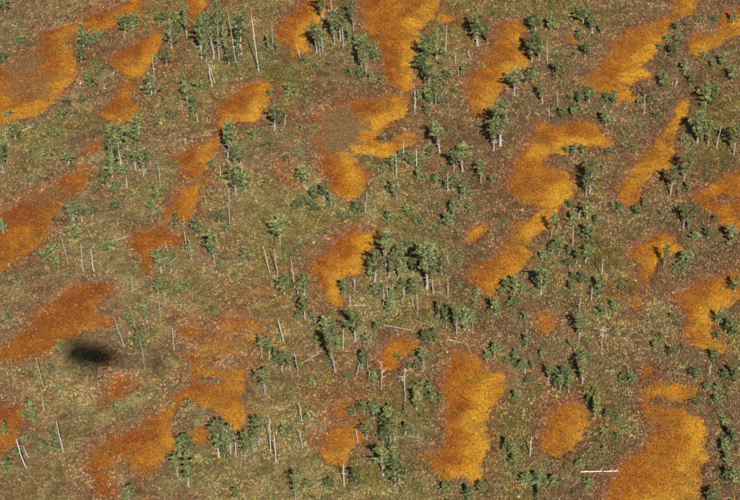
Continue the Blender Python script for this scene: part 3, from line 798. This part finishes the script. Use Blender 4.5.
 (250,394): 'T50,270,50,113,82;T25,310,15,218,54;D105,310,105,120,0;D135,360,125,215,0;D270,150,255,45,0;D275,290,262,190,0;P285,145,295,108,42;S205,210,200,178,52;S525,110,520,73,52;D487,480,480,375,0;P550,490,545,408,72;S295,490,290,448,52;P400,495,405,443,62;T605,240,600,143,62;S345,350,345,320,40',
 (370,394): 'P240,90,235,-5,62;P320,50,320,-5,54;D183,50,183,-5,0;P20,130,15,58,72;P85,200,85,88,82;T105,275,95,148,72;P65,255,65,195,56;P185,215,185,153,62;T65,425,50,278,92;P115,320,115,268,72;P130,480,125,358,102;D155,470,150,400,0;S300,240,300,203,42;S315,145,315,128,34;S405,485,405,455,42;P600,480,605,452,42;S185,105,180,68,42;S190,480,190,445,42;P385,520,380,460,50;P570,520,575,455,50',
 (490,394): 'P145,40,130,-5,62;D205,320,215,220,0;P100,310,95,238,82;P130,380,125,328,62;P180,480,185,418,84;P250,490,250,408,92;P330,480,325,428,64;P500,480,510,438,82;P540,130,550,18,62;P585,220,590,188,62;S450,380,450,348,52;S385,385,385,362,34;P515,60,515,20,50;S590,300,590,270,40;S560,260,560,232,40',
 (610,394): 'S40,240,40,208,52;P590,300,590,238,64;P605,370,600,310,60;P600,460,600,398,66;P555,60,550,18,72;P590,170,595,138,62;S450,60,440,30,50;S20,130,25,105,44;R530,420,535,385,70;S70,170,70,145,36',
 # strip hidden by the picture's border
 (0,0): 'P25,60,25,0,60;P20,330,20,260,60;S40,600,40,565,60;T20,900,20,740,80;P18,1200,18,1130,70;S30,1660,30,1620,60;P20,2240,25,2170,60;P30,2440,30,2370,70',
 (726,0): 'P40,120,35,50,60;P30,420,30,340,70;T40,800,35,640,80;P25,1260,25,1180,70;P45,1500,45,1420,60;P30,1740,25,1660,70;P40,1980,40,1900,70;P25,2300,25,2210,80;P30,2500,30,2420,70',
 (100,488): 'P150,60,150,-5,70;P700,62,700,5,60;T1010,75,1010,-90,0;P1900,70,1900,0,70;P2260,70,2260,10,60;P3150,75,3150,10,70',
}
LOGS = [  # photo px: from, to, thickness m, label
 ((580.5,473),(618.5,472.2),0.13,'bright white straight log lying beside the bottom-right big hollow'),
 ((303,363),(319,354),0.10,'thin pale fallen trunk slanting up right below the centre left pines'),
 ((22,132),(33,128),0.10,'short grey fallen branch lying near the left edge in the upper left'),
 ((526,120),(531,112.5),0.09,'short pale fallen stick left of the hooked gold hollow'),
 ((115,241),(128,236),0.10,'pale fallen pole left of the ragged rust hollow'),
 ((406,436.5),(424,439.5),0.08,'thin pale fallen pole left of the boot-shaped hollow'),
 ((384,326),(411,331),0.08,'faint pale fallen pole above the little yellow hollow'),
 ((448,340.5),(461,343.5),0.09,'short whitish fallen stick above the boot-shaped hollow'),
 ((12,25),(19,28.5),0.10,'whitish stick on the ground in the top left corner'),
 ((600,331),(608,330),0.07,'white stick lying by the branched dead tree right of centre'),
]

ENTRIES = []
for (ox, oy), s in TILES.items():
    for it in s.split(';'):
        kind = it[0]; a = [float(v) for v in it[1:].split(',')]
        w = a[4] if a[4] > 0 else 60
        ENTRIES.append([kind, ox + a[0] / Z, oy + a[1] / Z, ox + a[2] / Z, oy + a[3] / Z, w / Z])


def seg_near(px, py, P):
    best = (1e9, 0, 0)
    n = len(P)
    for i in range(n):
        ax, ay = P[i]; bx, by = P[(i + 1) % n]
        ex, ey = bx - ax, by - ay
        t = max(0, min(1, ((px - ax) * ex + (py - ay) * ey) / (ex * ex + ey * ey)))
        qx, qy = ax + t * ex, ay + t * ey
        d = math.hypot(px - qx, py - qy)
        if d < best[0]:
            best = (d, qx, qy)
    return best


def pip(px, py, P):
    c = False; n = len(P)
    for i in range(n):
        ax, ay = P[i]; bx, by = P[(i + 1) % n]
        if (ay > py) != (by > py) and px < ax + (py - ay) * (bx - ax) / (by - ay):
            c = not c
    return c


def where(px, py):
    best = None
    for k, (nm, lb, P) in enumerate(HOLLOWS):
        d, qx, qy = seg_near(px, py, P)
        if best is None or d < best[0]:
            best = (d, nm, qx, qy, pip(px, py, P))
    d, nm, qx, qy, inn = best
    if inn or d < 1.5:
        return 'at the edge of the ' + nm
    dx, dy = px - qx, py - qy
    if abs(dx) > abs(dy):
        return ('right of the ' if dx > 0 else 'left of the ') + nm
    return ('below the ' if dy > 0 else 'above the ') + nm


ORD = ['', 'second', 'third', 'fourth', 'fifth', 'sixth', 'seventh', 'eighth', 'ninth', 'tenth', 'eleventh', 'twelfth', 'thirteenth', 'fourteenth', 'fifteenth', 'sixteenth', 'seventeenth', 'eighteenth']
KINDN = {'T': ('tall_pine', 'pine', 'tall bare-trunked pines'), 'P': ('bushy_pine', 'pine', 'bushy low-branched pines'),
         'S': ('pine_sapling', 'pine sapling', 'low pine saplings'), 'R': ('russet_bush', 'bush', 'russet bushes'),
         'D': ('dead_tree', 'dead tree', 'bare dead trunks'), 'B': ('branched_dead_tree', 'dead tree', 'white branched dead trees')}
placed = []
r4 = random.Random(8)
extra = []
for kind, bx, by, tx, ty, w in ENTRIES:      # slender neighbours in the loose bands of pines
    if kind in 'TP' and by - ty > 10 and 15 < bx < 725 and 20 < by < 480 and r4.random() < 0.50:
        dx = r4.choice((-1, 1)) * r4.uniform(4, 11); dy = r4.uniform(-6, 6); hh = (by - ty) * r4.uniform(0.55, 0.9)
        if any(pip(bx + dx, by + dy, P) for _, _, P in HOLLOWS):
            continue
        extra.append([r4.choice('PPTTD'), bx + dx, by + dy, bx + dx + (tx - bx), by + dy - hh, max(6, w * r4.uniform(0.5, 0.75))])
    if kind in 'TPS' and 20 < bx < 720 and 25 < by < 478 and r4.random() < 0.20:
        dx = r4.choice((-1, 1)) * r4.uniform(5, 16); dy = r4.uniform(-9, 9)
        if not any(pip(bx + dx, by + dy, P) for _, _, P in HOLLOWS):
            extra.append([r4.choice('SSP'), bx + dx, by + dy, bx + dx, by + dy - r4.uniform(6, 12), r4.uniform(6, 10)])
ENTRIES += extra
for n, (kind, bx, by, tx, ty, w) in enumerate(ENTRIES):
    b = ground(bx, by, 0.1)
    h = max(0.35, height_at(b, ty))
    depth = float((b - np.array([0, 0, CAM_H])).dot(FWD))
    wm = max(0.5, w * depth / F_PX)
    lean = (tx - bx) * depth / F_PX
    placed.append(dict(kind=kind, bx=bx, by=by, b=b, h=h, w=wm, lean=lean, wh=where(bx, by)))
    p = placed[-1]
    if kind == 'T':
        sz = 'very tall' if h > 5.6 else 'tall' if h > 4.0 else 'middling'
        sh = 'broad-crowned' if wm > 1.9 else 'slender'
        p['look'] = f'{sz} {sh} bare-trunked pine'
    elif kind == 'P':
        sz = 'large' if h > 3.0 else 'medium' if h > 1.9 else 'short'
        sh = 'spreading' if wm / h > 0.85 else 'narrow'
        p['look'] = f'{sz} {sh} bushy pine'
    elif kind == 'S':
        p['look'] = ('low wide' if wm / h > 1.2 else 'small upright') + ' pine sapling'
    elif kind == 'R':
        p['look'] = 'low russet bush'
    elif kind == 'D':
        p['look'] = ('long' if h > 4.2 else 'mid-height' if h > 2.4 else 'short') + (' leaning' if abs(lean) > 0.45 else ' upright') + ' bare dead trunk'
    else:
        p['look'] = 'white dead tree with curling branches'
    p['key'] = p['look'] + ' ' + p['wh']
groups = {}
for p in placed:
    groups.setdefault(p['key'], []).append(p)
for key, ps in groups.items():
    ps.sort(key=lambda q: q['bx'])
    m = len(ps)
    for i, p in enumerate(ps):
        if m == 1: p['label'] = key
        elif i == 0: p['label'] = key + ', leftmost'
        elif i == m - 1: p['label'] = key + ', rightmost'
        else: p['label'] = key + f', {ORD[i]} from left'

r2 = random.Random(3)
for p in placed:
    kind = p['kind']; name, cat, grp = KINDN[kind]
    gz = float(sample(GZ, p['b'][0], p['b'][1]))
    root = empty(name, (p['b'][0], p['b'][1], max(gz, -0.05)))
    tag(root, p['label'], cat, grp)
    pr = r2.choice(PROTO[kind])
    if kind in 'DB':
        tm, br, H = pr
        s = p['h'] / H
        thick = r2.uniform(0.7, 1.2) * (1.0 if s > 0.6 else 0.8)
        o = obj('trunk', tm, None, root); o.scale = (thick, thick, s)
        nb = br if kind == 'B' else r2.sample(br, 5)
        for bm in nb:
            q = obj('branch', bm, None, root)
            q.scale = (thick, thick, s)
    else:
        tm, cm, H, W = pr
        sx = p['w'] / W * r2.uniform(0.96, 1.14); sz = p['h'] / H * (r2.uniform(1.04, 1.24) if kind == 'P' else 1.03)
        # keep the scale near the real tree
        st = (sx, sx * r2.uniform(0.9, 1.1), sz)
        an = ('trunk', 'crown') if kind != 'R' else ('stems', 'foliage')
        o = obj(an[0], tm, None, root); o.scale = st

        o = obj(an[1], cm, None, root); o.scale = st
    # lean as photographed (small), random turn about the stem
    a = math.atan2(p['lean'], max(p['h'], 0.5))
    a = max(-0.35, min(0.35, a))
    rz = r2.uniform(0, 6.28)
    M = Matrix.Rotation(a, 3, 'Y') @ Matrix.Rotation(r2.gauss(0, 0.03), 3, 'X') @ Matrix.Rotation(rz, 3, 'Z')
    root.rotation_euler = M.to_euler()

# ------------------------------------------------------------------ fallen logs
for k, (a, b, th, lb) in enumerate(LOGS):
    A = ground(*a, 0.2); B = ground(*b, 0.2)
    rng = np.random.default_rng(500 + k)
    n = 8
    L = np.linalg.norm(B - A)
    zmax = max(float(sample(GZ, A[0] + (B[0] - A[0]) * t, A[1] + (B[1] - A[1]) * t)) for t in np.linspace(0, 1, 9))
    root = empty('fallen_log', (A[0], A[1], zmax))
    tag(root, lb, 'log', 'fallen logs and sticks')
    path = np.array([(B - A) * t for t in np.linspace(0, 1, n)]) + rng.normal(0, 0.012 * L * 0.3, (n, 3)) * [1, 1, 0]
    path[:, 2] = th * 0.35 + 0.12
    rad = np.linspace(th * 0.5, th * 0.28, n)
    col = (0.62, 0.59, 0.54) if k == 0 else (0.42, 0.36, 0.29)
    lm = mesh_np('trunk', *tube(path, rad, 8, col, col), smooth=True); lm.materials.append(M_DEAD)
    obj('trunk', lm, None, root)
    for j in range(4 if k == 0 else 2):
        t = rng.uniform(0.35, 0.98); p0 = path[0] * (1 - t) + path[-1] * t
        d = (B - A) / L * rng.uniform(0.3, 1) + np.array([rng.normal(0, .3), rng.uniform(0.2, 1) * rng.choice([-1, 1]), 0.35])
        l = rng.uniform(0.25, 0.8)
        bm = mesh_np('branch', *tube([p0, p0 + d * l * .6, p0 + d * l], [th * .2, th * .14, th * .06], 5, col, col), smooth=True)
        bm.materials.append(M_DEAD)
        obj('branch', bm, None, root)

# ------------------------------------------------------------------ the helicopter the picture is taken from (its shadow lies on the bog)
M_BODY = mat_plain('red_paint', (0.45, 0.03, 0.02), 0.3)
M_WHITE = mat_plain('white_paint', (0.75, 0.75, 0.73), 0.35)
M_DARK = mat_plain('dark_metal', (0.05, 0.05, 0.055), 0.45, 0.6)
M_GLASS = mat_plain('tinted_glass', (0.02, 0.03, 0.035), 0.05)


def loft(sections, sides=16):
    """rings across local x: (x, centre z, half width, half height)"""
    V, Q = [], []
    for (x, zc, w, h) in sections:
        for s in range(sides):
            t = 2 * math.pi * s / sides
            c, sn = math.cos(t), math.sin(t)
            V.append((x, w * math.copysign(abs(c) ** 0.75, c), zc + h * math.copysign(abs(sn) ** 0.75, sn)))
    n = len(sections)
    for i in range(n - 1):
        for s in range(sides):
            s2 = (s + 1) % sides
            Q.append((i * sides + s, i * sides + s2, (i + 1) * sides + s2, (i + 1) * sides + s))
    me = bpy.data.meshes.new('loft')
    Q += [tuple(range(sides))[::-1], tuple(range((n - 1) * sides, n * sides))]
    me.from_pydata(V, [], Q); me.update()
    me.polygons.foreach_set('use_smooth', np.ones(len(Q), dtype=bool))
    return me


def slab(corners, th):
    """thin plate with thickness th from a planar outline"""
    c = [Vector(q) for q in corners]
    nrm = (c[1] - c[0]).cross(c[2] - c[0]).normalized() * th / 2
    n = len(c)
    V = [q + nrm for q in c] + [q - nrm for q in c]
    Fc = [tuple(range(n)), tuple(range(2 * n - 1, n - 1, -1))] + [(i, i + n, (i + 1) % n + n, (i + 1) % n) for i in range(n)]
    me = bpy.data.meshes.new('slab'); me.from_pydata([tuple(v) for v in V], [], Fc); me.update()
    return me


YAW = math.radians(20.0)
hd = np.array([-math.cos(YAW), math.sin(YAW), 0]); rt = np.array([math.sin(YAW), math.cos(YAW), 0])
centre = np.array([0, 0, CAM_H - 0.25]) - rt * 1.75 - hd * 0.2
# local +x = heading, local +y = left side
heli = empty('helicopter', centre.tolist())
heli.rotation_euler = (0, 0, math.atan2(hd[1], hd[0])); heli.scale = (1.24, 1.24, 1.24)
tag(heli, 'small helicopter seen only as its soft black shadow on the bog', 'helicopter')
obj('fuselage', loft([(2.55, -.25, .12, .12), (2.4, -.2, .45, .42), (2.0, -.1, .78, .75), (1.3, 0, .98, .98), (.2, .05, 1.02, 1.08), (-.9, .1, .98, 1.02), (-1.7, .25, .72, .78), (-2.3, .38, .36, .42), (-2.6, .42, .24, .26)]), M_BODY, heli)
obj('windscreen', loft([(2.42, .05, .40, .25), (2.15, .12, .74, .52), (1.6, .2, .93, .72), (1.45, .22, .97, .76)]), M_GLASS, heli)
obj('engine_cowling', loft([(.9, .92, .15, .08), (.5, .95, .42, .22), (-.4, .95, .5, .28), (-1.3, .85, .42, .28), (-1.9, .7, .2, .2)]), M_WHITE, heli)
obj('tail_boom', loft([(-2.4, .42, .26, .28), (-4.2, .5, .17, .18), (-6.2, .6, .11, .12)]), M_WHITE, heli)
obj('tail_fin', slab([(-5.8, 0, .55), (-6.5, 0, 1.7), (-7.0, 0, 1.7), (-6.6, 0, .5), (-6.8, 0, -.15), (-6.35, 0, -.15)], .10), M_BODY, heli)
obj('stabiliser', slab([(-5.0, -.6, .52), (-5.0, .6, .52), (-5.35, .6, .52), (-5.35, -.6, .52)], .06), M_BODY, heli)
mast = obj('rotor_mast', loft([(0, 0, .1, .1), (.6, 0, .1, .1)], 10), M_DARK, heli)
mast.rotation_euler = (0, -math.pi / 2, 0); mast.location = (-.2, 0, .95)
for k in range(3):
    bl = obj('rotor_blade', slab([(0.15, -.08, 0), (5.1, -.08, .1), (5.1, .08, .1), (0.15, .08, 0)], .03), M_DARK, heli)
    bl.location = (-.2, 0, 1.5 - 0.001 * k); bl.rotation_euler = (0, 0, math.radians(110 + 120 * k))
for k in range(2):
    bl = obj('tail_rotor_blade', slab([(0, .0, .05), (.1, 0, .8), (-.1, 0, .8)], .02), M_DARK, heli)
    bl.location = (-6.4, .2, .62); bl.rotation_euler = (0, math.radians(40 + 180 * k), 0)
for s in (-1, 1):
    v, t, c = tube([(2.0, s * 1.1, -1.35), (1.6, s * 1.1, -1.55), (-1.4, s * 1.1, -1.55)], [.045] * 3, 8)
    obj('skid', mesh_np('skid', v, t, c, True), M_DARK, heli)
    for x in (.9, -.8):
        v, t, c = tube([(x, s * .55, -.9), (x, s * .9, -1.2), (x, s * 1.1, -1.55)], [.04] * 3, 8)
        obj('skid_strut', mesh_np('skid_strut', v, t, c, True), M_DARK, heli)
print('trees', len(placed), 'labels', len({p['label'] for p in placed}), 'maxwords', max(len(p['label'].split()) for p in placed))
from collections import Counter
print(Counter(p['kind'] for p in placed), 'sun el', math.degrees(SUN_EL), 'H max', max(p['h'] for p in placed))
